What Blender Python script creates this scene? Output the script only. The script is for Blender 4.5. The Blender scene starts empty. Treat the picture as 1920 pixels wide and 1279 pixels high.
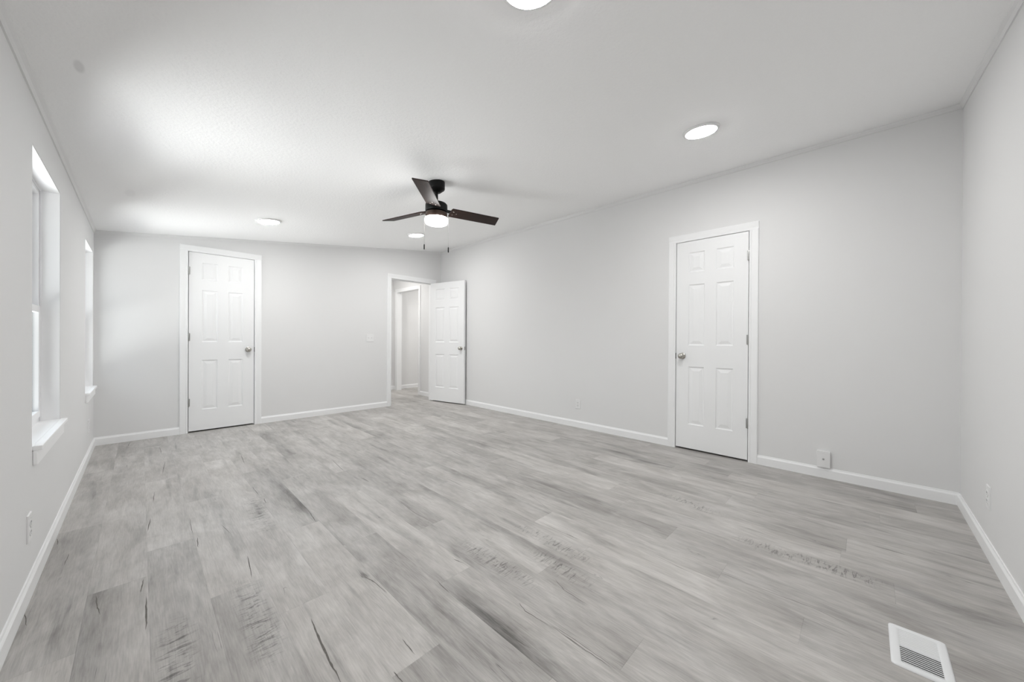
import bpy, bmesh, math, random
from mathutils import Vector, Matrix

# ---------------------------------------------------------------- camera, world, light, exposure
S = bpy.context.scene
COL = S.collection
W, L, ZL, ZR = 4.059, 5.870, 2.1163, 2.6226          # room width, length, low and high ceiling
SL = (ZR - ZL) / W
def cz(x): return ZL + SL * x

YAW, PIT, ROL, FPX = 0.7983, -0.0030, 0.0056, 678.36
def make_camera():
    cd = bpy.data.cameras.new('camera'); co = bpy.data.objects.new('camera', cd); COL.objects.link(co)
    F = Vector((math.sin(YAW) * math.cos(PIT), math.cos(YAW) * math.cos(PIT), math.sin(PIT)))
    R = Vector((math.cos(YAW), -math.sin(YAW), 0)); U = R.cross(F)
    R2 = R * math.cos(ROL) + U * math.sin(ROL); U2 = U * math.cos(ROL) - R * math.sin(ROL)
    m = Matrix((R2, U2, -F)).transposed().to_4x4(); m.translation = Vector((0.3223, 0.4517, 1.0649))
    co.matrix_world = m
    cd.sensor_fit = 'HORIZONTAL'; cd.sensor_width = 36.0; cd.lens = FPX / 1920 * 36.0
    cd.clip_start = 0.02; cd.clip_end = 200
    S.camera = co
make_camera()

LED_STRENGTH = 118.0
FAN_LED_STRENGTH = 22.0
SKY_STRENGTH = 3.0
GROUND_STRENGTH = 18.5
S.view_settings.view_transform = 'Standard'
S.view_settings.look = 'None'
S.view_settings.exposure = 0.38
S.view_settings.gamma = 1.0
S.view_settings.use_curve_mapping = False

def make_world():
    w = bpy.data.worlds.new('daylight'); S.world = w; w.use_nodes = True
    nt = w.node_tree; nt.nodes.clear()
    N = nt.nodes.new; lk = nt.links.new
    tc = N('ShaderNodeTexCoord'); sp = N('ShaderNodeSeparateXYZ'); lk(tc.outputs['Generated'], sp.inputs[0])
    ramp = N('ShaderNodeValToRGB')                        # elevation -> shaded yard, sunlit yard, sky
    mr = N('ShaderNodeMapRange'); mr.inputs['From Min'].default_value = -1; mr.inputs['From Max'].default_value = 1
    lk(sp.outputs['Z'], mr.inputs['Value']); lk(mr.outputs[0], ramp.inputs[0])
    g = GROUND_STRENGTH / 20; s = SKY_STRENGTH / 20
    e = ramp.color_ramp.elements
    e[0].position = 0.0; e[0].color = (g * .10, g * .10, g * .105, 1)
    e[1].position = 1.0; e[1].color = (s * .8, s * .9, s, 1)
    for p, c in ((0.155, (g * .12, g * .12, g * .125, 1)), (0.18, (g, g, g, 1)), (0.30, (g, g, g, 1)), (0.36, (g * .12, g * .12, g * .122, 1)), (0.49, (g * .05, g * .05, g * .051, 1)), (0.51, (s * .92, s * .96, s, 1))):
        n = e.new(p); n.color = c
    bg = N('ShaderNodeBackground'); bg.inputs[1].default_value = 20
    out = N('ShaderNodeOutputWorld'); 
    my = N('ShaderNodeMapRange'); my.interpolation_type = 'SMOOTHSTEP'        # the yard is brighter towards +y, shaded towards -y
    my.inputs['From Min'].default_value = -.55; my.inputs['From Max'].default_value = .25
    my.inputs['To Min'].default_value = .29; my.inputs['To Max'].default_value = 1.0
    lk(sp.outputs['Y'], my.inputs['Value'])
    vs = N('ShaderNodeVectorMath'); vs.operation = 'SCALE'; lk(ramp.outputs[0], vs.inputs[0]); lk(my.outputs[0], vs.inputs['Scale'])
    lk(vs.outputs[0], bg.inputs[0]); lk(bg.outputs[0], out.inputs[0])
make_world()
S.cycles.max_bounces = 7; S.cycles.diffuse_bounces = 6; S.cycles.glossy_bounces = 2; S.cycles.transmission_bounces = 2; S.cycles.transparent_max_bounces = 8
S.cycles.use_light_tree = False
S.cycles.caustics_reflective = False; S.cycles.caustics_refractive = False
S.cycles.sample_clamp_indirect = 6.0

# window and door openings
WIN = ((2.985, 3.757), (5.090, 5.805)); WZ0, WZ1 = 0.598, 1.890
DA = (0.694, 1.3038); DB = (1.1852, 1.8017); DO = (3.118, 3.878); HD = (6.610, 7.430)
DH = 2.035; WT = 0.10

def portal(y0, y1):
    ld = bpy.data.lights.new('daylight_portal', 'AREA'); ld.shape = 'RECTANGLE'; ld.size = y1 - y0; ld.size_y = WZ1 - WZ0
    ld.cycles.is_portal = True
    lo = bpy.data.objects.new('daylight_portal', ld); COL.objects.link(lo)
    lo.location = (-0.16, (y0 + y1) / 2, (WZ0 + WZ1) / 2); lo.rotation_euler = (math.pi / 2, 0, -math.pi / 2)
for w_ in WIN: portal(*w_)

# ---------------------------------------------------------------- materials
def mat(name, col, rough=0.6, metal=0.0, spec=0.5, bump=None, noise=None, emit=0.0):
    """bump = (scale, strength, distance); noise = (scale, amount) of slight tone variation"""
    m = bpy.data.materials.new(name); m.use_nodes = True
    nt = m.node_tree; b = nt.nodes['Principled BSDF']; N = nt.nodes.new; lk = nt.links.new
    b.inputs['Base Color'].default_value = (*col, 1); b.inputs['Roughness'].default_value = rough
    b.inputs['Metallic'].default_value = metal; b.inputs['Specular IOR Level'].default_value = spec
    tc = N('ShaderNodeTexCoord')
    if noise:
        n = N('ShaderNodeTexNoise'); n.inputs['Scale'].default_value = noise[0]; n.inputs['Detail'].default_value = 4
        lk(tc.outputs['Object'], n.inputs['Vector'])
        mr = N('ShaderNodeMapRange'); mr.inputs['To Min'].default_value = 1 - noise[1]; mr.inputs['To Max'].default_value = 1 + noise[1]
        lk(n.outputs[0], mr.inputs['Value'])
        mx = N('ShaderNodeVectorMath'); mx.operation = 'SCALE'; mx.inputs[0].default_value = col
        lk(mr.outputs[0], mx.inputs['Scale']); lk(mx.outputs[0], b.inputs['Base Color'])
    if bump:
        n = N('ShaderNodeTexNoise'); n.inputs['Scale'].default_value = bump[0]; n.inputs['Detail'].default_value = 3
        lk(tc.outputs['Object'], n.inputs['Vector'])
        bp = N('ShaderNodeBump'); bp.inputs['Strength'].default_value = bump[1]; bp.inputs['Distance'].default_value = bump[2]
        lk(n.outputs[0], bp.inputs['Height']); lk(bp.outputs[0], b.inputs['Normal'])
    if emit:
        b.inputs['Emission Color'].default_value = (1, .995, .985, 1); b.inputs['Emission Strength'].default_value = emit
    return m

M_WALL = mat('wall_paint', (.765, .765, .765), .62, spec=.25, noise=(1.3, .012))
M_TRIM = mat('trim_paint', (.88, .885, .89), .38, spec=.4, noise=(3, .01))
M_DOOR = mat('door_paint', (.87, .875, .88), .42, spec=.4, bump=(260, .05, .0006), noise=(2, .01))
M_NICKEL = mat('satin_nickel', (.50, .48, .44), .22, metal=1, noise=(40, .08))
M_HINGE = mat('hinge_metal', (.42, .42, .41), .35, metal=1, noise=(60, .1))
M_DARK = mat('dark_slot', (.02, .02, .02), .6, noise=(50, .2))
M_DUCT = mat('duct_shade', (.10, .10, .10), .6, noise=(50, .2))
M_LATCH = mat('latch_metal', (.16, .16, .15), .4, metal=.8, noise=(60, .2))
M_PLASTIC = mat('white_plastic', (.80, .80, .80), .35, noise=(30, .01))
M_VINYL = mat('window_vinyl', (.90, .90, .91), .35, noise=(6, .01))
M_SILL = mat('sill_paint', (.95, .95, .955), .35, noise=(6, .01))
M_BLACK = mat('fan_black', (.004, .004, .004), .4, spec=.2, noise=(30, .2))
M_BAND = mat('fan_bronze', (.075, .048, .038), .38, metal=.5, noise=(30, .15))
M_REG = mat('register_enamel', (.78, .79, .80), .35, noise=(20, .01))
M_LENS = mat('led_lens', (.95, .95, .95), .5, emit=LED_STRENGTH, noise=(20, .005))
M_FLENS = mat('fan_lens', (.95, .95, .95), .5, emit=FAN_LED_STRENGTH, noise=(20, .005))
M_CHAIN = mat('chain_metal', (.22, .21, .20), .45, metal=1, noise=(200, .2))

def ceiling_material():
    m = mat('ceiling_texture_paint', (.94, .94, .94), .75, spec=.2)
    nt = m.node_tree; b = nt.nodes['Principled BSDF']; N = nt.nodes.new; lk = nt.links.new
    tc = [n for n in nt.nodes if n.type == 'TEX_COORD'][0]
    n1 = N('ShaderNodeTexNoise'); n1.inputs['Scale'].default_value = 62; n1.inputs['Detail'].default_value = 2; n1.inputs['Roughness'].default_value = .6
    lk(tc.outputs['Object'], n1.inputs['Vector']); ad = n1
    bp = N('ShaderNodeBump'); bp.inputs['Strength'].default_value = .5; bp.inputs['Distance'].default_value = .004
    lk(ad.outputs[0], bp.inputs['Height']); lk(bp.outputs[0], b.inputs['Normal'])
    # two faint darker spots near the window wall
    last = None
    for (x, y, r, a) in ((.150, 2.681, .013, .15), (.265, 4.40, .026, .045)):
        sq = N('ShaderNodeVectorMath'); sq.operation = 'MULTIPLY'; sq.inputs[1].default_value = (1, .29, 0); lk(tc.outputs['Object'], sq.inputs[0])
        d = N('ShaderNodeVectorMath'); d.operation = 'DISTANCE'; d.inputs[1].default_value = (x, y * .29, 0); lk(sq.outputs[0], d.inputs[0])
        mr = N('ShaderNodeMapRange'); mr.interpolation_type = 'SMOOTHSTEP'
        mr.inputs['From Min'].default_value = r * .7; mr.inputs['From Max'].default_value = r * 1.4
        mr.inputs['To Min'].default_value = 1 - a; mr.inputs['To Max'].default_value = 1; lk(d.outputs['Value'], mr.inputs['Value'])
        if last is None: last = mr
        else:
            mu = N('ShaderNodeMath'); mu.operation = 'MULTIPLY'; lk(last.outputs[0], mu.inputs[0]); lk(mr.outputs[0], mu.inputs[1]); last = mu
    sc = N('ShaderNodeVectorMath'); sc.operation = 'SCALE'; sc.inputs[0].default_value = (.94, .94, .94)
    lk(last.outputs[0], sc.inputs['Scale']); lk(sc.outputs[0], b.inputs['Base Color'])
    return m
M_CEIL = ceiling_material()

def glass_material():
    m = bpy.data.materials.new('window_glass'); m.use_nodes = True
    nt = m.node_tree; nt.nodes.clear(); N = nt.nodes.new; lk = nt.links.new
    t = N('ShaderNodeBsdfTransparent'); t.inputs[0].default_value = (.95, .965, .96, 1)
    g = N('ShaderNodeBsdfGlossy'); g.inputs['Roughness'].default_value = .03
    fr = N('ShaderNodeFresnel'); fr.inputs[0].default_value = 1.06
    mx = N('ShaderNodeMixShader'); o = N('ShaderNodeOutputMaterial')
    lk(fr.outputs[0], mx.inputs[0]); lk(t.outputs[0], mx.inputs[1]); lk(g.outputs[0], mx.inputs[2]); lk(mx.outputs[0], o.inputs[0])
    return m
M_GLASS = glass_material()

def blade_material():
    m = mat('fan_blade_wood', (.03, .012, .010), .50, spec=.28)
    nt = m.node_tree; b = nt.nodes['Principled BSDF']; N = nt.nodes.new; lk = nt.links.new
    tc = [n for n in nt.nodes if n.type == 'TEX_COORD'][0]
    mp = N('ShaderNodeMapping'); mp.inputs['Scale'].default_value = (3, 60, 60); lk(tc.outputs['Object'], mp.inputs[0])
    n = N('ShaderNodeTexNoise'); n.inputs['Scale'].default_value = 1.5; n.inputs['Detail'].default_value = 6; lk(mp.outputs[0], n.inputs['Vector'])
    r = N('ShaderNodeValToRGB'); r.color_ramp.elements[0].color = (.010, .0038, .0024, 1); r.color_ramp.elements[1].color = (.028, .011, .0065, 1)
    r.color_ramp.elements[0].position = .35; r.color_ramp.elements[1].position = .7
    lk(n.outputs[0], r.inputs[0]); lk(r.outputs[0], b.inputs['Base Color'])
    return m
M_BLADE = blade_material()

def floor_material():
    """grey oak planks; UV = metres within the plank plus a random shift, 'tone' = plank tone, knots and streaks painted per vertex"""
    m = bpy.data.materials.new('grey_oak_vinyl_plank'); m.use_nodes = True
    nt = m.node_tree; b = nt.nodes['Principled BSDF']; N = nt.nodes.new; lk = nt.links.new
    uv = N('ShaderNodeUVMap'); uv.uv_map = 'grain'
    loc = N('ShaderNodeUVMap'); loc.uv_map = 'plank'
    tone = N('ShaderNodeAttribute'); tone.attribute_name = 'tone'
    st = N('ShaderNodeSeparateColor'); lk(tone.outputs['Color'], st.inputs[0])      # r tone, g burl, b dark streak
    def noise(sx, sy, scale, det, rough=.55, dist=0.0):
        mp = N('ShaderNodeMapping'); mp.inputs['Scale'].default_value = (sx, sy, 1); lk(uv.outputs[0], mp.inputs[0])
        n = N('ShaderNodeTexNoise'); n.inputs['Scale'].default_value = scale; n.inputs['Detail'].default_value = det
        n.inputs['Roughness'].default_value = rough; n.inputs['Distortion'].default_value = dist
        lk(mp.outputs[0], n.inputs['Vector']); return n.outputs[0]
    def mrange(v, a, b_, c, d, smooth=False):
        r = N('ShaderNodeMapRange'); r.inputs['From Min'].default_value = a; r.inputs['From Max'].default_value = b_
        r.inputs['To Min'].default_value = c; r.inputs['To Max'].default_value = d
        if smooth: r.interpolation_type = 'SMOOTHSTEP'
        lk(v, r.inputs['Value']); return r.outputs[0]
    def op(o, a, b_=None, c=None):
        n = N('ShaderNodeMath'); n.operation = o
        for i, v in enumerate((a, b_, c)):
            if v is None: continue
            if isinstance(v, (int, float)): n.inputs[i].default_value = v
            else: lk(v, n.inputs[i])
        return n.outputs[0]
    fine = mrange(noise(1, .055, 210, 5, .6, .3), .3, .7, -1, 1)
    mid = mrange(noise(1, .16, 34, 4, .55, .8), .3, .7, -1, 1)
    cloud = mrange(noise(1, .38, 6.5, 4, .6, .5), .3, .7, -1, 1)
    streak = mrange(noise(1, .07, 17, 2, .5, .4), .56, .76, 0, 1, True)
    # hairline cracks: iso-lines of a stretched noise, only where a second noise allows
    c1 = noise(1, .10, 16, 3, .5, .6)
    line = mrange(op('ABSOLUTE', op('SUBTRACT', c1, .5)), .0, .012, 1, 0, True)
    cmask = mrange(noise(1, .5, 9, 2), .62, .70, 0, 1, True)
    crack = op('MULTIPLY', line, cmask)
    # cross-grain burl marks
    bn = mrange(noise(.8, 3.6, 20, 3, .6, 1.3), .50, .66, 0, 1, True)
    burl = op('MULTIPLY', bn, st.outputs['Green'])
    v = op('MULTIPLY_ADD', fine, .13, 1.0)
    v = op('MULTIPLY_ADD', mid, .11, v)
    v = op('MULTIPLY_ADD', cloud, .14, v)
    v = op('MULTIPLY_ADD', streak, -.26, v)
    v = op('MULTIPLY_ADD', crack, -.42, v)
    v = op('MULTIPLY_ADD', burl, -.5, v)
    v = op('MULTIPLY_ADD', st.outputs['Blue'], -.5, v)
    v = op('ADD', v, op('SUBTRACT', st.outputs['Red'], .5))
    # joint lines from the plank-local coordinates (u 0..w, v 0..l in metres)
    sl = N('ShaderNodeSeparateXYZ'); lk(loc.outputs[0], sl.inputs[0])
    ju = mrange(sl.outputs['X'], .0, .0022, .16, 0)
    jv = mrange(sl.outputs['Y'], .0, .0025, .20, 0)
    v = op('SUBTRACT', v, op('MAXIMUM', ju, jv))
    v = op('MAXIMUM', v, .25)
    warm = mrange(cloud, -1, 1, 0, 1)
    mixc = N('ShaderNodeMix'); mixc.data_type = 'RGBA'; lk(warm, mixc.inputs[0])
    mixc.inputs[6].default_value = (*FLOOR_A, 1); mixc.inputs[7].default_value = (*FLOOR_B, 1)
    sc = N('ShaderNodeVectorMath'); sc.operation = 'SCALE'; lk(mixc.outputs[2], sc.inputs[0]); lk(v, sc.inputs['Scale'])
    lk(sc.outputs[0], b.inputs['Base Color'])
    b.inputs['Roughness'].default_value = .46; b.inputs['Specular IOR Level'].default_value = .35
    rr = mrange(fine, -1, 1, .40, .54); lk(rr, b.inputs['Roughness'])
    bp = N('ShaderNodeBump'); bp.inputs['Strength'].default_value = .12; bp.inputs['Distance'].default_value = .001
    lk(fine, bp.inputs['Height']); lk(bp.outputs[0], b.inputs['Normal'])
    return m
FLOOR_A = (.402, .384, .364); FLOOR_B = (.444, .431, .416)
M_FLOOR = floor_material()
M_CRACK = mat('dark_wood_crack', (.13, .12, .11), .7, noise=(90, .4))

# ---------------------------------------------------------------- helpers
def tag(o, label=None, cat=None, group=None, kind=None):
    if label: o['label'] = label
    if cat: o['category'] = cat
    if group: o['group'] = group
    if kind: o['kind'] = kind
    return o
def thing(name, loc=(0, 0, 0), rz=0, **k):
    o = bpy.data.objects.new(name, None); COL.objects.link(o); o.location = loc; o.rotation_euler = (0, 0, rz)
    o.empty_display_size = .05
    return tag(o, **k)
def bx(bm, x0, y0, z0, x1, y1, z1, mi=0):
    v = [bm.verts.new(p) for p in ((x0, y0, z0), (x1, y0, z0), (x1, y1, z0), (x0, y1, z0), (x0, y0, z1), (x1, y0, z1), (x1, y1, z1), (x0, y1, z1))]
    for f in ((0, 3, 2, 1), (4, 5, 6, 7), (0, 1, 5, 4), (1, 2, 6, 5), (2, 3, 7, 6), (3, 0, 4, 7)):
        fc = bm.faces.new([v[i] for i in f]); fc.material_index = mi
def prism(bm, pts, ax0, ax1, fn):
    """closed profile pts (a,b) swept between ax0 and ax1; fn(a,b,t)->xyz"""
    A = [bm.verts.new(fn(a, b, ax0)) for a, b in pts]; B = [bm.verts.new(fn(a, b, ax1)) for a, b in pts]
    n = len(pts)
    for i in range(n): bm.faces.new((A[i], A[(i + 1) % n], B[(i + 1) % n], B[i]))
    bm.faces.new(A[::-1]); bm.faces.new(B)
def lathe(bm, prof, seg=48, c=(0, 0, 0), fn=None):
    rings = []
    for r, z in prof:
        if r < 1e-6: rings.append([bm.verts.new((c[0], c[1], c[2] + z))])
        else: rings.append([bm.verts.new((c[0] + r * math.cos(2 * math.pi * i / seg), c[1] + r * math.sin(2 * math.pi * i / seg), c[2] + z)) for i in range(seg)])
    for a, b in zip(rings, rings[1:]):
        for i in range(seg):
            j = (i + 1) % seg
            if len(a) == 1 and len(b) == 1: continue
            if len(a) == 1: bm.faces.new((a[0], b[j], b[i]))
            elif len(b) == 1: bm.faces.new((a[i], a[j], b[0]))
            else: bm.faces.new((a[i], a[j], b[j], b[i]))
def ob(name, bm, m, parent=None, smooth=False, bevel=0, xf=None, loc=None, weld=False):
    if xf is not None: bm.transform(xf)
    bmesh.ops.recalc_face_normals(bm, faces=bm.faces)
    me = bpy.data.meshes.new(name); bm.to_mesh(me); bm.free()
    for mm in (m if isinstance(m, (list, tuple)) else [m]): me.materials.append(mm)
    if smooth:
        me.polygons.foreach_set('use_smooth', [True] * len(me.polygons))
        try: me.set_sharp_from_angle(angle=math.radians(40))
        except Exception: pass
    o = bpy.data.objects.new(name, me); COL.objects.link(o)
    if parent is not None: o.parent = parent
    if loc: o.location = loc
    if bevel:
        b = o.modifiers.new('bevel', 'BEVEL'); b.width = bevel; b.segments = 2; b.limit_method = 'ANGLE'
    return o
def struct(name, bm, m, label, **k):
    o = ob(name, bm, m, **k); return tag(o, label=label, kind='structure')
def BM(): return bmesh.new()
# ---------------------------------------------------------------- room shell
def wall_x(bm, xa, xb, y0, y1, holes, ztop, zb=0.0):
    """wall of thickness xa..xb running along y with holes (y0,y1,z0,z1)"""
    cuts = sorted({y0, y1, *[h[0] for h in holes], *[h[1] for h in holes]})
    for a, b in zip(cuts, cuts[1:]):
        h = [q for q in holes if q[0] <= a + 1e-6 and q[1] >= b - 1e-6]
        if h:
            if h[0][2] > zb: bx(bm, xa, a, zb, xb, b, h[0][2])
            bx(bm, xa, a, h[0][3], xb, b, ztop)
        else: bx(bm, xa, a, zb, xb, b, ztop)
bm = BM(); wall_x(bm, -.15, 0, -.12, L + .10, [(w[0], w[1], WZ0 - .02, WZ1) for w in WIN], ZL + .06)
struct('wall_left', bm, M_WALL, 'light grey window wall on the left with two deep window openings')
JT = .018                                                           # jamb thickness inside each doorway
bm = BM(); wall_x(bm, W, W + WT, -.12, 7.72, [(DB[0] - JT, DB[1] + JT, -.01, DH + JT), (HD[0] - JT, HD[1] + JT, -.01, DH + JT)], ZR + .12)
struct('wall_right', bm, M_WALL, 'long light grey wall on the right with a closed door')
bm = BM()
def wall_y(bm, ya, yb, x0, x1, holes, top):
    cuts = sorted({x0, x1, *[h[0] for h in holes], *[h[1] for h in holes]})
    for a, b in zip(cuts, cuts[1:]):
        h = [q for q in holes if q[0] <= a + 1e-6 and q[1] >= b - 1e-6]
        z0 = h[0][3] if h else 0.0
        ta, tb = top(a), top(b)
        v = [bm.verts.new(p) for p in ((a, ya, z0), (b, ya, z0), (b, yb, z0), (a, yb, z0), (a, ya, ta), (b, ya, tb), (b, yb, tb), (a, yb, ta))]
        for f in ((0, 3, 2, 1), (4, 5, 6, 7), (0, 1, 5, 4), (1, 2, 6, 5), (2, 3, 7, 6), (3, 0, 4, 7)): bm.faces.new([v[i] for i in f])
wall_y(bm, L, L + WT, 0, W, [(DA[0] - JT, DA[1] + JT, -.01, DH + JT), (DO[0] - JT, DO[1] + JT, -.01, DH + JT)], lambda x: cz(x) + .04)
struct('wall_far', bm, M_WALL, 'light grey far wall under the sloping ceiling, with a closed door and an open doorway')
bm = BM(); wall_y(bm, -.12, 0, 0, W, [], lambda x: cz(x) + .04)
struct('wall_near', bm, M_WALL, 'light grey short wall at the right edge of the view')
# closed backs of the two closets behind the closed doors
bm = BM(); bx(bm, DA[0] - .1, L + .70, 0, DA[1] + .1, L + .74, 2.15); bx(bm, DA[0] - .1, L + WT, 0, DA[0] - .06, L + .7, 2.15); bx(bm, DA[1] + .06, L + WT, 0, DA[1] + .1, L + .7, 2.15)
bx(bm, DA[0] - .1, L + WT, 2.15, DA[1] + .1, L + .74, 2.19)
struct('wall_closet_far', bm, M_WALL, 'closet walls behind the closed door in the far wall')
bm = BM(); bx(bm, W + .70, DB[0] - .1, 0, W + .74, DB[1] + .1, 2.15); bx(bm, W + WT, DB[0] - .1, 0, W + .7, DB[0] - .06, 2.15); bx(bm, W + WT, DB[1] + .06, 0, W + .7, DB[1] + .1, 2.15)
bx(bm, W + WT, DB[0] - .1, 2.15, W + .74, DB[1] + .1, 2.19)
struct('wall_closet_right', bm, M_WALL, 'closet walls behind the closed door in the long right wall')
# hallway and the room beyond it
YE = 7.60
bm = BM(); bx(bm, 2.6, YE, 0, W, YE + .12, 2.5); bx(bm, W + WT, YE, 0, 6.3, YE + .12, 2.5)
struct('wall_hall_end', bm, M_WALL, 'light grey wall seen through the open doorway, beyond the second doorway')
bm = BM(); bx(bm, 2.6, L + WT, 0, 2.7, YE, 2.5); struct('wall_hall_left', bm, M_WALL, 'hidden left wall of the hallway')
bm = BM(); bx(bm, W + WT, 5.75, 0, 6.3, 5.85, 2.5); bx(bm, 6.3, 5.75, 0, 6.4, YE + .12, 2.5)
struct('wall_side_room', bm, M_WALL, 'hidden walls of the room beyond the hallway')
bm = BM(); bx(bm, 2.6, L + WT, 2.42, W, YE + .12, 2.5); bx(bm, W + WT, 5.75, 2.42, 6.4, YE + .12, 2.5)
struct('ceiling_hall', bm, M_CEIL, 'white ceiling of the hallway and the room beyond')

bm = BM()                                                           # sloping ceiling slab
prism(bm, [(-.15, cz(-.15)), (W + .1, cz(W + .1)), (W + .1, cz(W + .1) + .12), (-.15, cz(-.15) + .12)], -.12, L + .1, lambda a, b, t: (a, t, b))
struct('ceiling', bm, M_CEIL, 'white textured sloping ceiling, higher towards the long right wall')

# ---------------------------------------------------------------- floor: real planks, slightly textured
PX0, PW, PL = .170, .1765, 1.22
JOINT = {1: 2.74, 2: 3.0, 3: 3.58, 4: 4.50, 5: 2.73, 6: 2.37, 7: 4.21, 8: 3.45, 9: 2.73, 10: 3.9, 11: 1.832, 12: 2.135, 13: 1.21, 14: .353, 15: 1.75, 16: .513, 17: 1.10, 18: 2.2, 19: 1.6, 20: 1.215, 21: 1.43, 22: .8}
CRACKS=[([(0.776,1.954),(0.767,1.825),(0.76,1.711),(0.757,1.603)],0.012),([(1.398,1.27),(1.402,1.113),(1.399,1.013)],0.003),([(0.339,2.565),(0.34,2.41),(0.337,2.32)],0.008),([(0.196,2.716),(0.204,2.619),(0.214,2.547)],0.007),([(0.333,2.724),(0.324,2.609)],0.007),([(0.689,2.614),(0.669,2.392)],0.007),([(0.536,2.998),(0.527,2.872)],0.006),([(0.077,3.254),(0.074,3.119)],0.005),([(0.012,2.766),(0.03,2.657)],0.005),([(0.015,3.506),(0.027,3.409)],0.005),([(0.882,3.596),(0.883,3.382)],0.006),([(0.898,3.321),(0.889,3.214)],0.006),([(1.05,2.918),(1.035,2.729)],0.006),([(0.645,3.076),(0.665,2.92)],0.004),([(0.963,4.529),(0.939,4.194)],0.006),([(0.471,4.753),(0.442,4.38)],0.006),([(0.391,3.967),(0.378,3.726)],0.005),([(0.365,3.468),(0.348,3.256)],0.006),([(0.525,3.311),(0.521,3.041)],0.004),([(0.452,5.368),(0.457,5.062)],0.006),([(0.249,5.816),(0.237,5.62)],0.008),([(1.515,2.653),(1.497,2.431),(1.514,2.188)],0.004),([(1.964,2.755),(1.954,2.536)],0.005),([(1.947,2.509),(1.956,2.366)],0.005),([(1.501,3.809),(1.466,3.434)],0.007),([(2.405,3.306),(2.37,3.071)],0.007),([(1.505,3.213),(1.514,3.086)],0.006),([(2.196,2.114),(2.107,1.84)],0.003),([(2.976,2.266),(2.946,1.839)],0.005),([(2.367,1.569),(2.371,1.374),(2.351,1.212)],0.005),([(1.953,1.816),(1.955,1.555)],0.004),([(3.144,0.908),(3.12,0.711),(3.122,0.515)],0.004),([(3.256,0.459),(3.234,0.341)],0.005),([(2.809,0.653),(2.827,0.517)],0.004),([(3.001,0.42),(3.003,0.297)],0.004),([(1.021,2.057),(1.037,1.993),(1.045,1.88)],0.006),([(1.237,1.807),(1.23,1.694)],0.005),([(1.38,1.879),(1.397,1.814)],0.006),([(0.973,1.623),(0.97,1.529)],0.005),([(0.888,1.526),(0.892,1.466)],0.006),([(1.246,1.408),(1.261,1.273)],0.005),([(1.393,1.45),(1.378,1.399),(1.387,1.289)],0.005),([(1.392,1.279),(1.39,1.151),(1.393,1.03)],0.005),([(1.96,1.626),(1.956,1.542)],0.005),([(2.107,1.229),(2.085,0.998)],0.003),([(2.182,0.928),(2.191,0.825)],0.004),([(1.612,1.434),(1.583,1.361),(1.578,1.234)],0.004),([(2.993,0.405),(2.993,0.273)],0.004),([(2.179,0.856),(2.191,0.721),(2.199,0.58),(2.178,0.444)],0.003)]
BURLS=[((0.412,2.174),(0.401,1.971),0.05),((0.639,2.247),(0.631,1.978),0.05),((0.834,3.237),(0.815,2.914),0.05),((1.526,1.744),(1.513,1.57),0.04),((1.834,1.753),(1.837,1.507),0.045),((1.695,1.537),(1.691,1.422),0.045),((1.509,1.857),(1.509,1.606),0.045),((2.578,0.801),(2.593,0.518),0.05),((2.852,1.35),(2.812,1.173),0.04)]
DARKS=[((1.755,2.694),(1.741,1.534),0.03,1),((2.07,1.827),(2.034,1.44),0.03,0.8),((0.656,3.548),(0.687,2.759),0.04,0.9),((1.029,3.878),(1.037,3.034),0.05,0.8),((1.286,5.205),(1.266,4.229),0.06,0.8),((1.583,5.076),(1.567,4.462),0.04,0.8),((2.141,5.203),(2.118,4.293),0.045,0.8),((2.813,5.142),(2.712,3.174),0.035,0.8),((2.1,3.022),(2.09,2.136),0.04,0.9),((3.71,2.403),(3.628,2.002),0.045,0.8),((3.503,2.08),(3.445,1.861),0.045,0.9),((3.659,1.4),(3.671,1.198),0.045,1),((1.25,1.402),(1.254,1.106),0.055,0.7),((0.172,2.74),(0.196,2.299),0.06,1),((2.623,0.344),(2.593,0.171),0.05,1),((2.136,0.739),(2.084,0.624),0.045,0.8),((1.04,1.516),(1.037,1.333),0.025,0.9),((1.266,1.657),(1.241,1.351),0.045,0.7),((1.26,1.804),(1.248,1.649),0.06,0.6),((1.446,2.876),(1.446,2.264),0.06,-0.3),((1.423,1.885),(1.442,1.636),0.03,0.7),((2.296,1.072),(2.281,0.642),0.04,0.5),((4.19,0.632),(3.82,0.112),0.04,0.6),((2.424,0.327),(2.36,0.089),0.06,0.6),((1.228,2.082),(1.233,1.874),0.025,0.8),((2.316,2.07),(2.326,1.61),0.03,0.4)]

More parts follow.
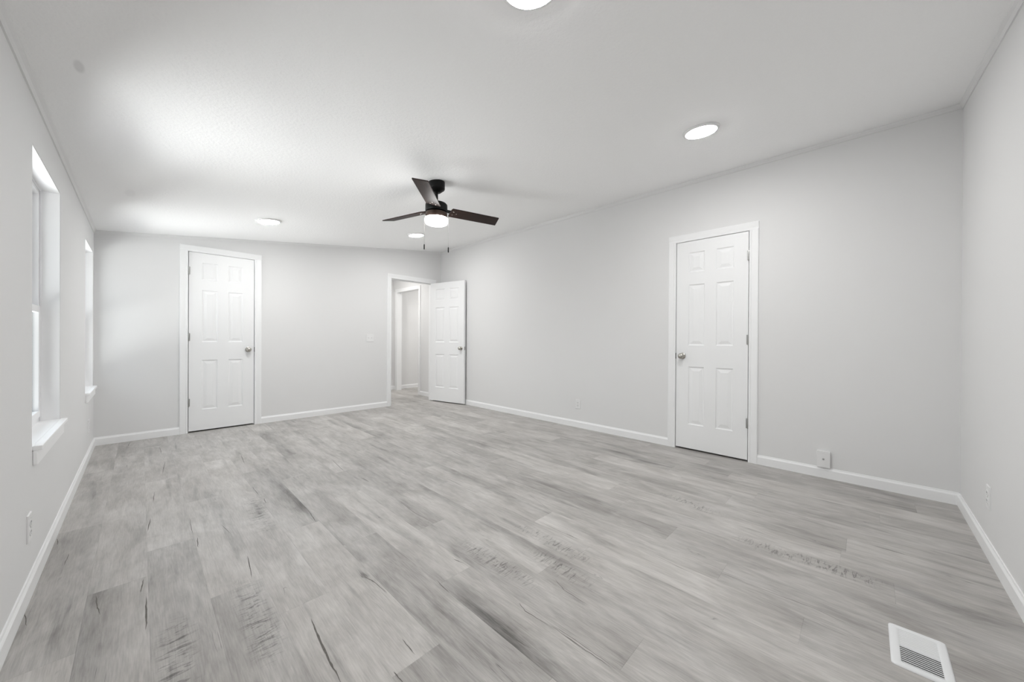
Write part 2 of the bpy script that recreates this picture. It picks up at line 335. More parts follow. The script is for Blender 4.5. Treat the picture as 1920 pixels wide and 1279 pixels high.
def seg_d(px, py, a, b):
    dx, dy = b[0] - a[0], b[1] - a[1]; l2 = dx * dx + dy * dy
    t = max(0, min(1, ((px - a[0]) * dx + (py - a[1]) * dy) / l2))
    return math.hypot(px - a[0] - t * dx, (py - a[1] - t * dy) * .35), t
rf = random.Random(11)
bm = BM()
uvg = bm.loops.layers.uv.new('grain'); uvp = bm.loops.layers.uv.new('plank')
def build_floor(xmin, xmax, ymin, ymax, dets):
    cols = {}
    k0 = math.floor((xmin - PX0) / PW); k1 = math.ceil((xmax - PX0) / PW)
    for k in range(k0, k1):
        xa, xb = PX0 + k * PW, PX0 + (k + 1) * PW
        r = k + 1
        j = JOINT.get(r, rf.random() * PL)
        y = j - math.ceil((j - ymin) / PL) * PL
        while y < ymax:
            tone = .5 + rf.choice((-.09, -.04, 0, .02, .07, .12, -.06, 0)) ; ox, oy = rf.random() * 60, rf.random() * 60
            edge = rf.random(); es = 1 if rf.random() < .5 else -1; ea = rf.uniform(.12, .30) if edge < .5 else 0
            eo = rf.uniform(.01, .06)
            x0, x1, y0, y1 = max(xa, xmin), min(xb, xmax), max(y, ymin), min(y + PL, ymax)
            if x1 - x0 > 1e-4 and y1 - y0 > 1e-4:
                nx = max(1, round((x1 - x0) / .022)); ny = max(1, round((y1 - y0) / .04))
                g = [[bm.verts.new((x0 + (x1 - x0) * i / nx, y0 + (y1 - y0) * q / ny, 0)) for q in range(ny + 1)] for i in range(nx + 1)]
                for gi in g:
                    for vv in gi:
                        px, py = vv.co.x, vv.co.y
                        u = (px - xa) / PW
                        dk = 0
                        if ea:
                            ue = u if es > 0 else 1 - u
                            dk = ea * math.exp(-((ue * PW - eo) / .028) ** 2) * (0.35 + .65 * math.sin((py - y) / PL * math.pi) ** .5 if 0 < (py - y) < PL else .35)
                        bu = 0
                        if dets:
                            for a, b, w_, s_ in DARKS:
                                if xa <= (a[0] + b[0]) / 2 < xb:
                                    d, t = seg_d(px, py, a, b)
                                    if d < w_ * 2.2: dk += .36 * s_ * math.exp(-(d / w_) ** 2) * 1.9
                            for a, b, w_ in BURLS:
                                if abs(px - a[0]) < .12:
                                    d, t = seg_d(px, py, a, b)
                                    if d < w_ * 1.2: bu = max(bu, 1 - (d / (w_ * 1.2)) ** 2)
                        cols[vv] = (tone, bu, dk * .8)
                for i in range(nx):
                    for q in range(ny):
                        f = bm.faces.new((g[i][q], g[i + 1][q], g[i + 1][q + 1], g[i][q + 1]))
                        for lp in f.loops:
                            c = lp.vert.co
                            lp[uvg].uv = (c.x - xa + ox, c.y - y + oy); lp[uvp].uv = (c.x - xa, c.y - y)
            y += PL
    return cols
cols = build_floor(-.02, W + .005, -.02, 7.62, True)
cols.update(build_floor(W + .005, 6.32, 5.8, 7.62, False))
cols.update(build_floor(W + .005, W + .72, DB[0] - .08, DB[1] + .08, False))
order = [cols[v] for v in bm.verts]
crk = BM()
for pts, w_ in CRACKS:                                                 # hairline splits in the wood pattern
    P = []
    for (a, b) in zip(pts, pts[1:]):
        for s_ in range(6): P.append((a[0] + (b[0] - a[0]) * s_ / 6, a[1] + (b[1] - a[1]) * s_ / 6))
    P.append(pts[-1]); n = len(P); prev = None
    for i, (x, y) in enumerate(P):
        t = i / (n - 1); ww = .5 * w_ * .62 * (math.sin(math.pi * min(1, t * 1.02)) ** .7 + .06) * rf.uniform(.6, 1.15)
        jx = rf.uniform(-.0014, .0014)
        cur = (bm.verts.new((x + jx - ww, y, .0004)), bm.verts.new((x + jx + ww, y, .0004))); order += [(.5, 0, 0)] * 2
        if prev:
            f = bm.faces.new((prev[0], prev[1], cur[1], cur[0])); f.material_index = 1
        prev = cur
crk.free()
me = bpy.data.meshes.new('floor'); bm.to_mesh(me); bm.free()
ca = me.color_attributes.new('tone', 'FLOAT_COLOR', 'POINT')
for i, c in enumerate(order): ca.data[i].color = (*c, 1)
me.materials.append(M_FLOOR); me.materials.append(M_CRACK)
fl = bpy.data.objects.new('floor', me); COL.objects.link(fl)
tag(fl, 'grey wood-look plank floor running from the window wall into the hallway', kind='structure')
bm = BM(); bx(bm, -.15, -.12, -.1, 6.4, 7.72, -.004)
struct('floor_base', bm, M_DARK, 'subfloor under the grey planks')

# ---------------------------------------------------------------- baseboards and ceiling trim
BH, BT = .0815, .012
BP = [(0, 0), (BT, 0), (BT, BH - .018), (BT * .75, BH - .012), (BT * .55, BH - .008), (BT * .4, BH), (0, BH)]
def base(name, label, runs):
    bm = BM()
    for side, a, b in runs:
        fn = {'left': lambda p, q, t: (p, t, q), 'right': lambda p, q, t: (W - p, t, q), 'far': lambda p, q, t: (t, L - p, q), 'near': lambda p, q, t: (t, p, q),
              'hend': lambda p, q, t: (t, YE - p, q)}[side]
        prism(bm, BP, a, b, fn)
    struct(name, bm, M_TRIM, label)
CW = .069                                                              # casing width
base('baseboard_left', 'white baseboard along the window wall', [('left', 0, L)])
base('baseboard_far', 'white baseboard along the far wall on both sides of the closed door', [('far', 0, DA[0] - CW), ('far', DA[1] + CW, DO[0] - CW), ('far', DO[1] + CW, W)])
base('baseboard_right', 'white baseboard along the long right wall on both sides of its door', [('right', 0, DB[0] - CW), ('right', DB[1] + CW, L)])
base('baseboard_near', 'white baseboard along the short wall at the right edge', [('near', 0, W)])
base('baseboard_hall', 'white baseboard on the hallway wall between the two doorways', [('right', L + WT, HD[0] - CW), ('right', HD[1] + CW, YE)])
base('baseboard_hall_end', 'white baseboard on the wall seen beyond the second doorway', [('hend', 2.7, W), ('hend', W + WT, 6.3)])
def cove(name, label, side):
    bm = BM(); d, o_ = .034, .020
    def fn(p, q, t):
        if side == 'left': return (p, t, cz(p) - q)
        if side == 'right': return (W - p, t, cz(W - p) - q)
        if side == 'far': return (t, L - p, cz(t) - q)
        return (t, p, cz(t) - q)
    prof = [(0, -.002), (o_, -.002), (o_, .004), (o_ * .55, d * .45), (.006, d - .006), (.006, d), (0, d)]
    prism(bm, prof, 0, L if side in ('left', 'right') else W, fn)
    struct(name, bm, M_WALL if side != 'x' else M_TRIM, label)
cove('trim_1', 'thin cove moulding between window wall and ceiling', 'left')
cove('trim_2', 'thin cove moulding between long right wall and ceiling', 'right')
cove('trim_3', 'thin cove moulding between far wall and sloping ceiling', 'far')
cove('trim_4', 'thin cove moulding between the short near wall and ceiling', 'near')

# ---------------------------------------------------------------- doors
# a door is built in its own frame: x along the opening (0..w), y into the wall, z up; room side is y=0
def casing_bm(w, y0=0.0, sgn=-1, h=DH):
    bm = BM(); rv = .006
    def leg(x0, x1, inner_right):
        # profile across the width: thicker at the outer edge
        a = [(0, 0), (0, .009), (.012, .011), (.020, .0085), (.045, .0125), (CW - .006, .0145), (CW, .0125), (CW, 0)]
        pts = [((x1 - u) if inner_right else (x0 + u), y0 + sgn * v) for u, v in a]
        prism(bm, pts, 0, h + rv, lambda p, q, t: (p, q, t))
    leg(-rv - CW + .002, -rv + .002, True); leg(w + rv - .002, w + rv + CW - .002, False)
    a = [(0, 0), (0, .009), (.012, .011), (.020, .0085), (.045, .0125), (CW - .006, .0145), (CW, .0125), (CW, 0)]
    prism(bm, [(h + rv + u - .002, y0 + sgn * v) for u, v in a], -rv - CW + .002, w + rv + CW - .002, lambda p, q, t: (t, q, p))
    return bm
def jamb_bm(w, depth=WT, stop=True, h=DH):
    bm = BM()
    bx(bm, -JT, 0, 0, -.003, depth, h + JT); bx(bm, w + .003, 0, 0, w + JT, depth, h + JT); bx(bm, -.003, 0, h + .003, w + .003, depth, h + JT)
    if stop:
        bx(bm, -.003, .042, 0, .009, .075, h + .003); bx(bm, w - .009, .042, 0, w + .003, .075, h + .003); bx(bm, .009, .042, h - .009, w - .009, .075, h + .003)
    return bm
def slab_bm(w, h0=.016, h1=DH, th=.035):
    """six panel moulded slab; both faces have panels. local: x 0..w, y 0..th"""
    bm = BM()
    k = w / .6096
    st = .113 * (1 + (k - 1) * .25); mid = .100 * (1 + (k - 1) * .2)
    pw = (w - 2 * st - mid) / 2
    xs = [(st, st + pw), (st + pw + mid, w - st)]
    zs = [(.250, .815), (1.022, 1.612), (1.732, 1.925)]
    xc = [0, xs[0][0], xs[0][1], xs[1][0], xs[1][1], w]; zc = [h0, zs[0][0], zs[0][1], zs[1][0], zs[1][1], zs[2][0], zs[2][1], h1]
    for y, s in ((0, 1), (th, -1)):
        for i in range(5):
            for j in range(7):
                x0, x1, z0, z1 = xc[i], xc[i + 1], zc[j], zc[j + 1]
                if i in (1, 3) and j in (1, 3, 5):
                    rings = []
                    for ins, dep in ((0, 0), (.006, .0065), (.014, .0075), (.018, .0070), (.042, .0015), (.046, .0012)):
                        rings.append([bm.verts.new(p) for p in ((x0 + ins, y + s * dep, z0 + ins), (x1 - ins, y + s * dep, z0 + ins), (x1 - ins, y + s * dep, z1 - ins), (x0 + ins, y + s * dep, z1 - ins))])
                    for a, b in zip(rings, rings[1:]):
                        for q in range(4): bm.faces.new((a[q], a[(q + 1) % 4], b[(q + 1) % 4], b[q]))
                    bm.faces.new(rings[-1])
                else:
                    bm.faces.new([bm.verts.new(p) for p in ((x0, y, z0), (x1, y, z0), (x1, y, z1), (x0, y, z1))])
    for a, b in (((0, h0), (w, h0)), ((w, h0), (w, h1)), ((w, h1), (0, h1)), ((0, h1), (0, h0))):
        bm.faces.new([bm.verts.new(p) for p in ((a[0], 0, a[1]), (b[0], 0, b[1]), (b[0], th, b[1]), (a[0], th, a[1]))])
    bmesh.ops.remove_doubles(bm, verts=bm.verts, dist=1e-5)
    return bm
def knob_bm(x, z, y=0.0, s=-1):
    """round knob pointing to s*y"""
    bm = BM()
    prof = [(0, .060), (.012, .0595), (.021, .056), (.0262, .049), (.0268, .042), (.024, .034), (.017, .027), (.011, .023), (.0105, .012), (.013, .008), (.028, .006), (.031, .004), (.0315, 0), (0, 0)]
    lathe(bm, prof, 36)
    R = Matrix.Rotation(math.radians(90 * (1 if s < 0 else -1)), 4, 'X')
    bm.transform(Matrix.Translation((x, y, z)) @ R)
    return bm
def hinge_bm(x, z, s=1, y=0.0):
    """knuckle barrel just in front of the slab, leaf towards +x*s"""
    bm = BM(); lathe(bm, [(0, -.044), (.0055, -.044), (.0062, -.042), (.0062, .042), (.0055, .044), (0, .044)], 16, (x, y - .0055, z))
    for k in (-.026, -.009, .009, .026):
        lathe(bm, [(.0064, k - .0008), (.0064, k + .0008)], 16, (x, y - .0055, z))
    bx(bm, min(x, x + s * .014), y - .0018, z - .043, max(x, x + s * .014), y + .0005, z + .043)
    return bm
def latch_bm(x, z, s=1):
    bm = BM(); bx(bm, min(x, x + s * .006), -.0022, z - .029, max(x, x + s * .006), .012, z + .029)
    lathe(bm, [(.003, 0), (.003, .0015), (0, .0015)], 10, (x + s * .003, -.0022, z + .022)); return bm

def closed_door(name, label, w, xf, hinge_left, kz):
    r = thing(name, label=label, kind='structure')
    r.matrix_world = xf
    ob('door_casing', casing_bm(w), M_TRIM, r)
    ob('door_jamb', jamb_bm(w), M_TRIM, r)
    sl = ob('door_panel', slab_bm(w - .005), M_DOOR, r, loc=(.0025, .001, 0))
    kx = w - .060 if hinge_left else .060
    tag(ob('door_knob', knob_bm(kx, kz), M_NICKEL, r, smooth=True), 'satin nickel round knob')
    hx, s = (.0, 1) if hinge_left else (w, -1)
    for z in (.340, 1.078, 1.822): tag(ob('hinge', hinge_bm(hx, z, s), M_HINGE, r, smooth=True), 'grey metal hinge')
    tag(ob('strike_plate', latch_bm(w if hinge_left else 0, kz, 1 if hinge_left else -1), M_LATCH, r), 'dark metal strike plate')
    return r
closed_door('door_1', 'closed white six-panel door in the far wall, hinges on its left', DA[1] - DA[0], Matrix.Translation((DA[0], L, 0)), True, .929)
# right wall: room side faces -x; local x runs along -y so that local y points into the wall (+x)
xfB = Matrix.Translation((W, DB[1], 0)) @ Matrix.Rotation(-math.pi / 2, 4, 'Z')
closed_door('door_2', 'closed white six-panel door in the long right wall, hinges on its right', DB[1] - DB[0], xfB, False, .916)
# open door
r = thing('door_3', label='white six-panel door standing open against the corner, with its doorway casing', kind='structure')
r.matrix_world = Matrix.Translation((DO[0], L, 0)); wo = DO[1] - DO[0]
cb = casing_bm(wo); ob('door_casing', cb, M_TRIM, r)
ob('door_casing', casing_bm(wo, y0=WT, sgn=1), M_TRIM, r)
ob('door_jamb', jamb_bm(wo), M_TRIM, r)
tag(ob('strike_plate', latch_bm(0, .93, -1), M_LATCH, r, loc=(.004, .012, 0)), 'dark metal strike plate')
ANG = math.radians(102.2); lw = wo - .006
P = Matrix.Translation((wo - .004, -.004, 0)) @ Matrix.Rotation(ANG, 4, 'Z') @ Matrix.Translation((-lw, .004, 0))
lf = ob('door_panel', slab_bm(lw, .016, DH - .002), M_DOOR, r); lf.matrix_local = P
kb = ob('door_knob', knob_bm(.062, .922, .035, 1), M_NICKEL, lf, smooth=True); tag(kb, 'satin nickel round knob')
lb = BM(); bx(lb, -.0016, .006, .922 - .028, .001, .029, .922 + .028); bx(lb, -.009, .012, .922 - .008, 0, .024, .922 + .008)
tag(ob('latch', lb, M_HINGE, lf, bevel=.0008), 'grey metal latch plate')
for z in (.34, 1.078, 1.822):
    hb = BM(); lathe(hb, [(0, -.044), (.006, -.044), (.006, .044), (0, .044)], 16, (wo + .001, -.006, z)); bx(hb, wo - .001, 0, z - .043, wo + .002, .034, z + .043)
    tag(ob('hinge', hb, M_HINGE, r, smooth=True), 'grey metal hinge')
# cased opening from the hallway into the next room
r = thing('trim_5', label='white cased doorway without a door, seen through the open door', kind='structure')
wh = HD[1] - HD[0]; r.matrix_world = Matrix.Translation((W, HD[1], 0)) @ Matrix.Rotation(-math.pi / 2, 4, 'Z')
ob('door_casing', casing_bm(wh), M_TRIM, r); ob('door_jamb', jamb_bm(wh, stop=False), M_TRIM, r)

# ---------------------------------------------------------------- windows
def window(name, y0, y1, label):
    r = thing(name, label=label, kind='structure', loc=(0, y0, 0)); w = y1 - y0
    XF0, XF1 = -.135, -.072                                            # frame from outside to inside face
    bm = BM(); f = .034; z0, z1 = WZ0, WZ1
    bx(bm, XF0, 0, z0, XF1, f, z1); bx(bm, XF0, w - f, z0, XF1, w, z1); bx(bm, XF0, f, z1 - f, XF1, w - f, z1); bx(bm, XF0, f, z0, XF1, w - f, z0 + f * .8)
    # inner track lip
    bx(bm, XF1, 0, z0, XF1 + .006, .012, z1); bx(bm, XF1, w - .012, z0, XF1 + .006, w, z1); bx(bm, XF1, .012, z1 - .012, XF1 + .006, w - .012, z1)
    ob('window_frame', bm, M_VINYL, r, bevel=.002)
    zm = 1.215
    def sash(nm, xa, xb, za, zb, s):
        b = BM(); bx(b, xa, f, za, xb, f + s, zb); bx(b, xa, w - f - s, za, xb, w - f, zb); bx(b, xa, f + s, zb - s, xb, w - f - s, zb); bx(b, xa, f + s, za, xb, w - f - s, za + s)
        so = ob(nm, b, M_VINYL, r, bevel=.002)
        g = BM(); xm = (xa + xb) / 2; bx(g, xm - .002, f + s - .004, za + s - .004, xm + .002, w - f - s + .004, zb - s + .004)
        ob('glass_pane', g, M_GLASS, so); return so
    sash('upper_sash', -.128, -.104, zm - .018, z1 - f, .030)
    lo = sash('lower_sash', -.098, -.066, z0 + f * .8, zm + .022, .036)
    b = BM(); bx(b, -.066, w / 2 - .03, zm + .022, -.086, w / 2 + .03, zm + .034); lathe(b, [(0, .012), (.012, .012), (.014, .006), (.014, 0), (0, 0)], 20, (-.076, w / 2, zm + .034))
    ob('sash_lock', b, M_VINYL, lo)
    # stool and apron
    b = BM(); t_ = .006
    bx(b, XF1, .0005, z0, -.0015, t_, z1 - .0005); bx(b, XF1, w - t_, z0, -.0015, w - .0005, z1 - .0005); bx(b, XF1, t_, z1 - t_, -.0015, w - t_, z1 - .0005)
    ob('reveal_lining', b, M_SILL, r)
    b = BM(); bx(b, XF1 - .01, .001, z0 - .02, 0.0, w - .001, z0); bx(b, -.0005, .012, z0 - .02, .027, w + .020, z0)
    ob('window_sill', b, M_SILL, r, bevel=.003)
    b = BM(); bx(b, .0005, .012, z0 - .082, .014, w + .012, z0 - .02); ob('window_apron', b, M_SILL, r, bevel=.002)
    return r
window('window_1', *WIN[0], 'nearer white sash window in a deep reveal on the left wall')
window('window_2', *WIN[1], 'farther white sash window beside the left corner of the room')
# ---------------------------------------------------------------- round LED ceiling lights
TILT = math.atan(SL)
def ceiling_light(x, y, label):
    r = thing('ceiling_light', label=label, cat='ceiling light', group='round flush ceiling lights')
    r.matrix_world = Matrix.Translation((x, y, cz(x))) @ Matrix.Rotation(-TILT, 4, 'Y')
    return r
def led_parts(r):
    bm = BM(); lathe(bm, [(.113, .001), (.113, -.003), (.110, -.009), (.103, -.013), (.0955, -.014), (.0945, -.011), (.0945, .001)], 56)
    ob('trim_ring', bm, M_PLASTIC, r, smooth=True)
    bm = BM(); lathe(bm, [(.0945, -.010), (.0930, -.0140), (.088, -.0165), (.070, -.0180), (.04, -.0188), (0, -.019)], 56)
    tag(ob('lens', bm, M_LENS, r, smooth=True), 'glowing white lens')
LT = [(2.955, 1.250, 'round white ceiling light above the long right wall, right of the fan'),
      (1.236, 1.262, 'round white ceiling light cut off by the top edge of the view'),
      (1.232, 4.826, 'round white ceiling light near the far wall, left of the fan'),
      (2.914, 4.796, 'round white ceiling light seen just below the left fan blade')]
first = None
for x, y, lab in LT:
    r = ceiling_light(x, y, lab)
    if first is None: led_parts(r); first = r
    else:
        for ch in list(first.children):
            c = ch.copy(); COL.objects.link(c); c.parent = r; c.matrix_parent_inverse = Matrix(); c.matrix_basis = ch.matrix_basis.copy()
# added unseen area lights that brighten the hallway and the room beyond
for x, y, e in ((3.3, 6.8, 9), (5.2, 6.7, 14)):
    ld = bpy.data.lights.new('hall_fill', 'AREA'); ld.shape = 'DISK'; ld.size = .2; ld.energy = e; ld.color = (1, .98, .95)
    lo = bpy.data.objects.new('hall_fill', ld); COL.objects.link(lo); lo.location = (x, y, 2.41)

# ---------------------------------------------------------------- ceiling fan
FX, FY = 2.033, 3.003
fan = thing('ceiling_fan', (FX, FY, 0), label='black three-blade ceiling fan with dark brown blades and a lit drum light', cat='ceiling fan')
zc = cz(FX)
bm = BM(); lathe(bm, [(0, zc - .088), (.028, zc - .088), (.034, zc - .086), (.060, zc - .064), (.066, zc - .060), (.068, zc - .055), (.068, zc - .002)], 56)
# top follows the slope of the ceiling
top = [bm.verts.new((.068 * math.cos(2 * math.pi * i / 56), .068 * math.sin(2 * math.pi * i / 56), cz(FX + .068 * math.cos(2 * math.pi * i / 56)))) for i in range(56)]
bm.faces.new(top)
cn = ob('canopy', bm, M_BLACK, fan, smooth=True)
bm = BM(); lathe(bm, [(0, 2.18), (.0125, 2.18), (.0125, zc - .085), (0, zc - .085)], 24); ob('downrod', bm, M_BLACK, fan, smooth=True)
bm = BM(); lathe(bm, [(0, 2.200), (.018, 2.200), (.022, 2.196), (.070, 2.194), (.082, 2.190), (.089, 2.182), (.090, 2.172), (.090, 2.128), (.087, 2.124), (.062, 2.122), (0, 2.122)], 56)
ob('motor_housing', bm, M_BLACK, fan, smooth=True)
bm = BM(); lathe(bm, [(0, 2.121), (.070, 2.121), (.074, 2.116), (.086, 2.114), (.089, 2.110), (.0895, 2.074), (.088, 2.069), (0, 2.069)], 56)
tag(ob('light_housing', bm, M_BAND, fan, smooth=True), 'dark bronze ring above the lamp')
bm = BM(); lathe(bm, [(0, 2.019), (.050, 2.0195), (.078, 2.022), (.088, 2.027), (.0925, 2.036), (.094, 2.050), (.0935, 2.0685), (0, 2.0685)], 56)
tag(ob('lamp_shade', bm, M_FLENS, fan, smooth=True), 'glowing white drum lens')
def blade_bm():
    bm = BM(); ch = .06; r0, r1, r2 = .125, .58, .56; t = .0035; c = .004
    def out(z): return [bm.verts.new((x, y, z)) for x, y in ((r0, -ch), (r0 - .006, -ch + .02), (r0 - .006, ch - .02), (r0, ch), (r1 - c, ch), (r1, ch - c), (r2, -ch + c), (r2 - c, -ch))]
    a, b = out(-t), out(t); n = len(a)
    bm.faces.new(a[::-1]); bm.faces.new(b)
    for i in range(n): bm.faces.new((a[i], a[(i + 1) % n], b[(i + 1) % n], b[i]))
    return bm
def iron_bm():
    bm = BM()
    v = [(.070, -.022), (.125, -.020), (.135, -.035), (.185, -.035), (.190, .0), (.185, .035), (.135, .035), (.125, .020), (.070, .022)]
    a = [bm.verts.new((x, y, .0036)) for x, y in v]; b = [bm.verts.new((x, y, .0070)) for x, y in v]
    bm.faces.new(a[::-1]); bm.faces.new(b)
    for i in range(len(v)): bm.faces.new((a[i], a[(i + 1) % len(v)], b[(i + 1) % len(v)], b[i]))
    return bm
bl0 = ir0 = sc0 = None
for k in range(3):
    mtx = Matrix.Rotation(math.radians(-15 + 120 * k), 4, 'Z') @ Matrix.Translation((0, 0, 2.140)) @ Matrix.Rotation(math.radians(-14), 4, 'X')
    if k == 0:
        bl = bl0 = ob('blade', blade_bm(), M_BLADE, fan, bevel=.001)
        ir = ir0 = ob('blade_bracket', iron_bm(), M_BLACK, bl0)
        scs = []
        for sx, sy in ((.145, -.022), (.145, .022), (.175, 0)):
            bm = BM(); lathe(bm, [(0, -.0062), (.003, -.0058), (.0048, -.0045), (.005, -.0034)], 12, (sx, sy, 0))
            scs.append(tag(ob('screw', bm, M_NICKEL, bl0, smooth=True), 'small shiny screw head'))
    else:
        bl = bl0.copy(); COL.objects.link(bl); bl.parent = fan
        for q in (ir0, *scs):
            c = q.copy(); COL.objects.link(c); c.parent = bl
    tag(bl, ('blade pointing right, nearly black', 'blade pointing away to the left, seen edge-on', 'blade pointing towards the camera, showing its underside')[k])
    bl.matrix_local = mtx
pd = Vector((math.cos(YAW), -math.sin(YAW), 0))
for s, zb, zt in ((-1, 1.811, 1.856), (1, 1.786, 1.831)):
    px, py = pd.x * .1 * s, pd.y * .1 * s
    bm = BM(); n = int((2.078 - zt) / .0042)
    for i in range(n):
        lathe(bm, [(0, .0012), (.0009, .0005), (.0009, -.0005), (0, -.0012)], 6, (px, py, zt + (i + .5) * .0042))
    lathe(bm, [(.0004, zt), (.0004, 2.078)], 6, (px, py, 0))
    bx(bm, px * .87 - .002, py * .87 - .002, 2.076, px * 1.02 + .002, py * 1.02 + .002, 2.080)
    pc = ob('pull_chain', bm, M_CHAIN, fan)
    bm = BM(); lathe(bm, [(0, zb), (.0035, zb + .001), (.0048, zb + .006), (.0045, zt - .006), (.003, zt), (0, zt + .001)], 16, (px, py, 0))
    tag(ob('chain_fob', bm, M_BLACK, pc, smooth=True), 'black cylindrical pull')

# ---------------------------------------------------------------- switches, outlets, cable box
def plate(name, label, cat, w, h, xf, kind, group=None):
    """local: x right, z up, -y out of the wall, origin at the centre on the wall"""
    r = thing(name, label=label, cat=cat, group=group); r.matrix_world = xf
    bm = BM(); prism(bm, [(-w / 2, -h / 2), (w / 2, -h / 2), (w / 2, h / 2), (-w / 2, h / 2)], 0, -.0055, lambda a, b, t: (a * (1 if t == 0 else .95), t, b * (1 if t == 0 else .965)))
    ob('cover_plate', bm, M_PLASTIC, r, bevel=.001)
    if kind == 'switch':
        for x in (-.023, .023):
            bm = BM(); bx(bm, x - .005, -.0058, -.0125, x + .005, -.0045, .0125); sl = ob('switch_slot', bm, M_PLASTIC, r)
            bm = BM(); prism(bm, [(0, -.006), (-.010, .004), (-.010, .008), (0, .006)], x - .0035, x + .0035, lambda a, b, t: (t, -.005 + a, b)); ob('toggle', bm, M_PLASTIC, r)
            bm = BM()
            for z in (-.030, .030): lathe(bm, [(0, .0012), (.0025, .001), (.003, 0)], 12)
            bm.free()
            for z in (-.030, .030):
                bm = BM(); lathe(bm, [(0, .0010), (.0024, .0008), (.003, 0)], 12); bm.transform(Matrix.Translation((x, -.0055, z)) @ Matrix.Rotation(math.pi / 2, 4, 'X')); ob('screw', bm, M_PLASTIC, r)
    else:
        for z in (-.0195, .0195):
            bm = BM()
            pts = []
            for i in range(24):
                a = 2 * math.pi * i / 24; pts.append((max(-.0165, min(.0165, .0175 * math.cos(a))), z + max(-.0140, min(.0140, .0175 * math.sin(a)))))
            prism(bm, pts, -.005, -.0078, lambda a, b, t: (a, t, b)); so = ob('socket', bm, M_PLASTIC, r)
            bm = BM()
            for x, hh in ((-.0062, .0045), (.0062, .0038)): bx(bm, x - .0011, -.0081, z + .003 - hh, x + .0011, -.0077, z + .003 + hh)
            lathe(bm, [(.0001, 0), (.0024, 0)], 12); 
            bm.verts.ensure_lookup_table()
            vs = bm.verts[-24:]
            for v in vs: v.co = Vector((v.co.x, -.0081, v.co.y + z - .0075))
            tag(ob('socket_holes', bm, M_DARK, so), 'dark slots of the socket')
        bm = BM(); lathe(bm, [(0, .0010), (.0024, .0008), (.003, 0)], 12); bm.transform(Matrix.Translation((0, -.0055, 0)) @ Matrix.Rotation(math.pi / 2, 4, 'X')); ob('screw', bm, M_NICKEL, r)
    return r
XF_FAR = lambda x, z: Matrix.Translation((x, L, z))
XF_RIGHT = lambda y, z: Matrix.Translation((W, y, z)) @ Matrix.Rotation(-math.pi / 2, 4, 'Z')
XF_LEFT = lambda y, z: Matrix.Translation((0, y, z)) @ Matrix.Rotation(math.pi / 2, 4, 'Z')
XF_NEAR = lambda x, z: Matrix.Translation((x, 0, z)) @ Matrix.Rotation(math.pi, 4, 'Z')
plate('light_switch', 'white double light switch on the far wall, left of the open doorway', 'light switch', .115, .115, XF_FAR(2.768, 1.083), 'switch')
G = 'white wall outlets'
plate('wall_outlet', 'white wall outlet low on the long wall between the open door and the closed door', 'outlet', .070, .115, XF_RIGHT(2.958, .284), 'outlet', G)
plate('wall_outlet', 'white wall outlet on the left wall below and before the nearer window', 'outlet', .070, .115, XF_LEFT(2.915, .280), 'outlet', G)
plate('wall_outlet', 'white wall outlet on the left wall below the farther window, near the corner', 'outlet', .070, .115, XF_LEFT(5.36, .280), 'outlet', G)
plate('wall_outlet', 'white wall outlet seen almost edge-on on the short wall at the right edge', 'outlet', .070, .115, XF_NEAR(3.29, .290), 'outlet', G)

r = thing('junction_box', label='small white surface box sitting on the baseboard right of the closed door', cat='junction box')
r.matrix_world = XF_RIGHT(.676, .150)
bm = BM(); bx(bm, -.038, -.022, -.062, .038, 0, .060); ob('box_body', bm, M_PLASTIC, r, bevel=.002)
bm = BM(); bx(bm, -.040, -.027, -.064, .040, -.022, .062); ob('cover_plate', bm, M_PLASTIC, r, bevel=.0015)
bm = BM(); lathe(bm, [(0, .004), (.004, .004), (.006, .003), (.0065, 0)], 20); bm.transform(Matrix.Translation((0, -.027, .0)) @ Matrix.Rotation(math.pi / 2, 4, 'X'))
tag(ob('cable_socket', bm, M_HINGE, r, smooth=True), 'small grey metal cable socket')
for z in (-.042, .042):
    bm = BM(); lathe(bm, [(0, .0010), (.0024, .0008), (.003, 0)], 12); bm.transform(Matrix.Translation((0, -.027, z)) @ Matrix.Rotation(math.pi / 2, 4, 'X')); ob('screw', bm, M_PLASTIC, r)

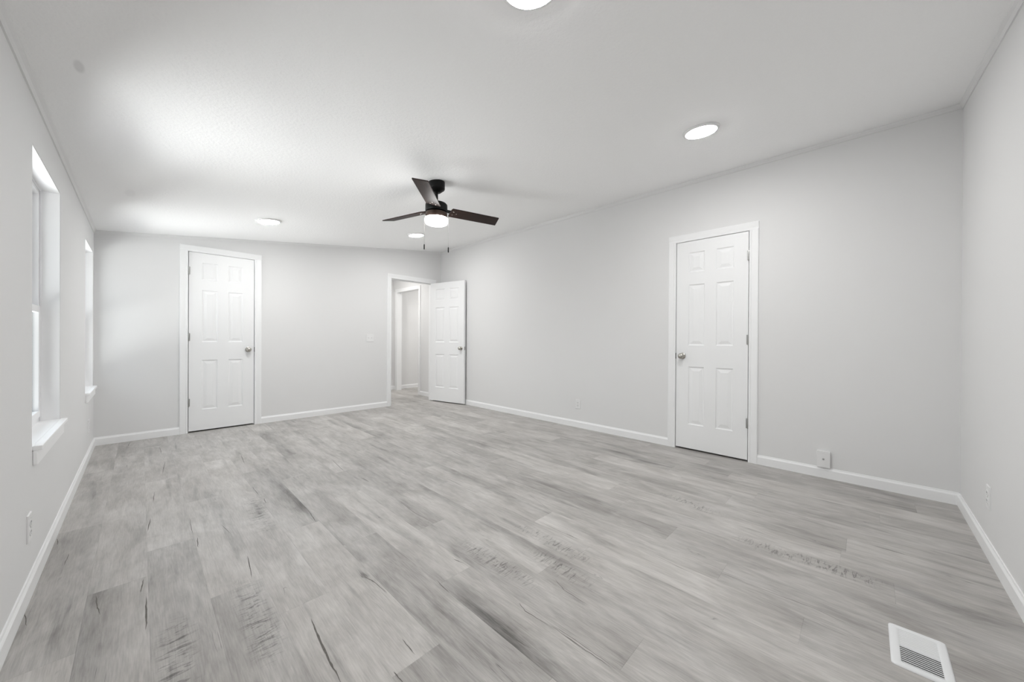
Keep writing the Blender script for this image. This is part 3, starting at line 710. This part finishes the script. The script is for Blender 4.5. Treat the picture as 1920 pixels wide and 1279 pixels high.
# ---------------------------------------------------------------- floor register
X0, X1, Y0, Y1 = 2.062, 2.304, .240, .382
r = thing('floor_register', ((X0 + X1) / 2, (Y0 + Y1) / 2, 0), label='white metal floor register with louvres at the lower right', cat='floor vent')
hx, hy = (X1 - X0) / 2, (Y1 - Y0) / 2; ix, iy = .096, .047
bm = BM()
def rrect(a, b, rad, z, n=6):
    P = []
    for cx_, cy_, a0 in ((a - rad, b - rad, 0), (-a + rad, b - rad, 90), (-a + rad, -b + rad, 180), (a - rad, -b + rad, 270)):
        for i in range(n + 1):
            t = math.radians(a0 + 90 * i / n); P.append((cx_ + rad * math.cos(t), cy_ + rad * math.sin(t), z))
    return [bm.verts.new(p) for p in P]
o0 = rrect(hx, hy, .012, .0002); o1 = rrect(hx - .001, hy - .001, .011, .003); o2 = rrect(hx - .006, hy - .006, .009, .0062)
i2 = rrect(ix + .004, iy + .004, .003, .0062); i1 = rrect(ix, iy, .002, .0045); i0 = rrect(ix, iy, .002, -.002)
for a, b in ((o0, o1), (o1, o2), (o2, i2), (i2, i1), (i1, i0)):
    n = len(a)
    for i in range(n): bm.faces.new((a[i], a[(i + 1) % n], b[(i + 1) % n], b[i]))
ob('register_frame', bm, M_REG, r, smooth=True)
bm = BM(); bx(bm, -ix - .001, -iy - .001, -.0035, ix + .001, iy + .001, .0004); tag(ob('duct_opening', bm, M_DUCT, r), 'dark sheet for the shade in the duct opening')  # flat dark sheet, its colour stands in for the shade inside the duct
lv = None; NS = 18; pitch = 2 * ix / NS
for i in range(NS):
    xc = -ix + (i + .5) * pitch
    if i % (NS // 2) == 0:
        bm = BM(); a = math.radians(5 if i >= NS // 2 else -17)
        hw, th = .0040, .0006
        c, s_ = math.cos(a), math.sin(a)
        prism(bm, [(-hw * c + th * s_, -hw * s_ - th * c), (hw * c + th * s_, hw * s_ - th * c), (hw * c - th * s_, hw * s_ + th * c), (-hw * c - th * s_, -hw * s_ + th * c)], -iy, iy, lambda p, q, t: (p, t, .0034 + q))
        lv = ob('louvre', bm, M_REG, r); lv.location = (xc, 0, 0)
    else:
        c = lv.copy(); COL.objects.link(c); c.parent = r; c.location = (xc, 0, 0)
bm = BM(); bx(bm, -.0015, -iy, .0025, .0015, iy, .0055); ob('centre_bar', bm, M_REG, r)
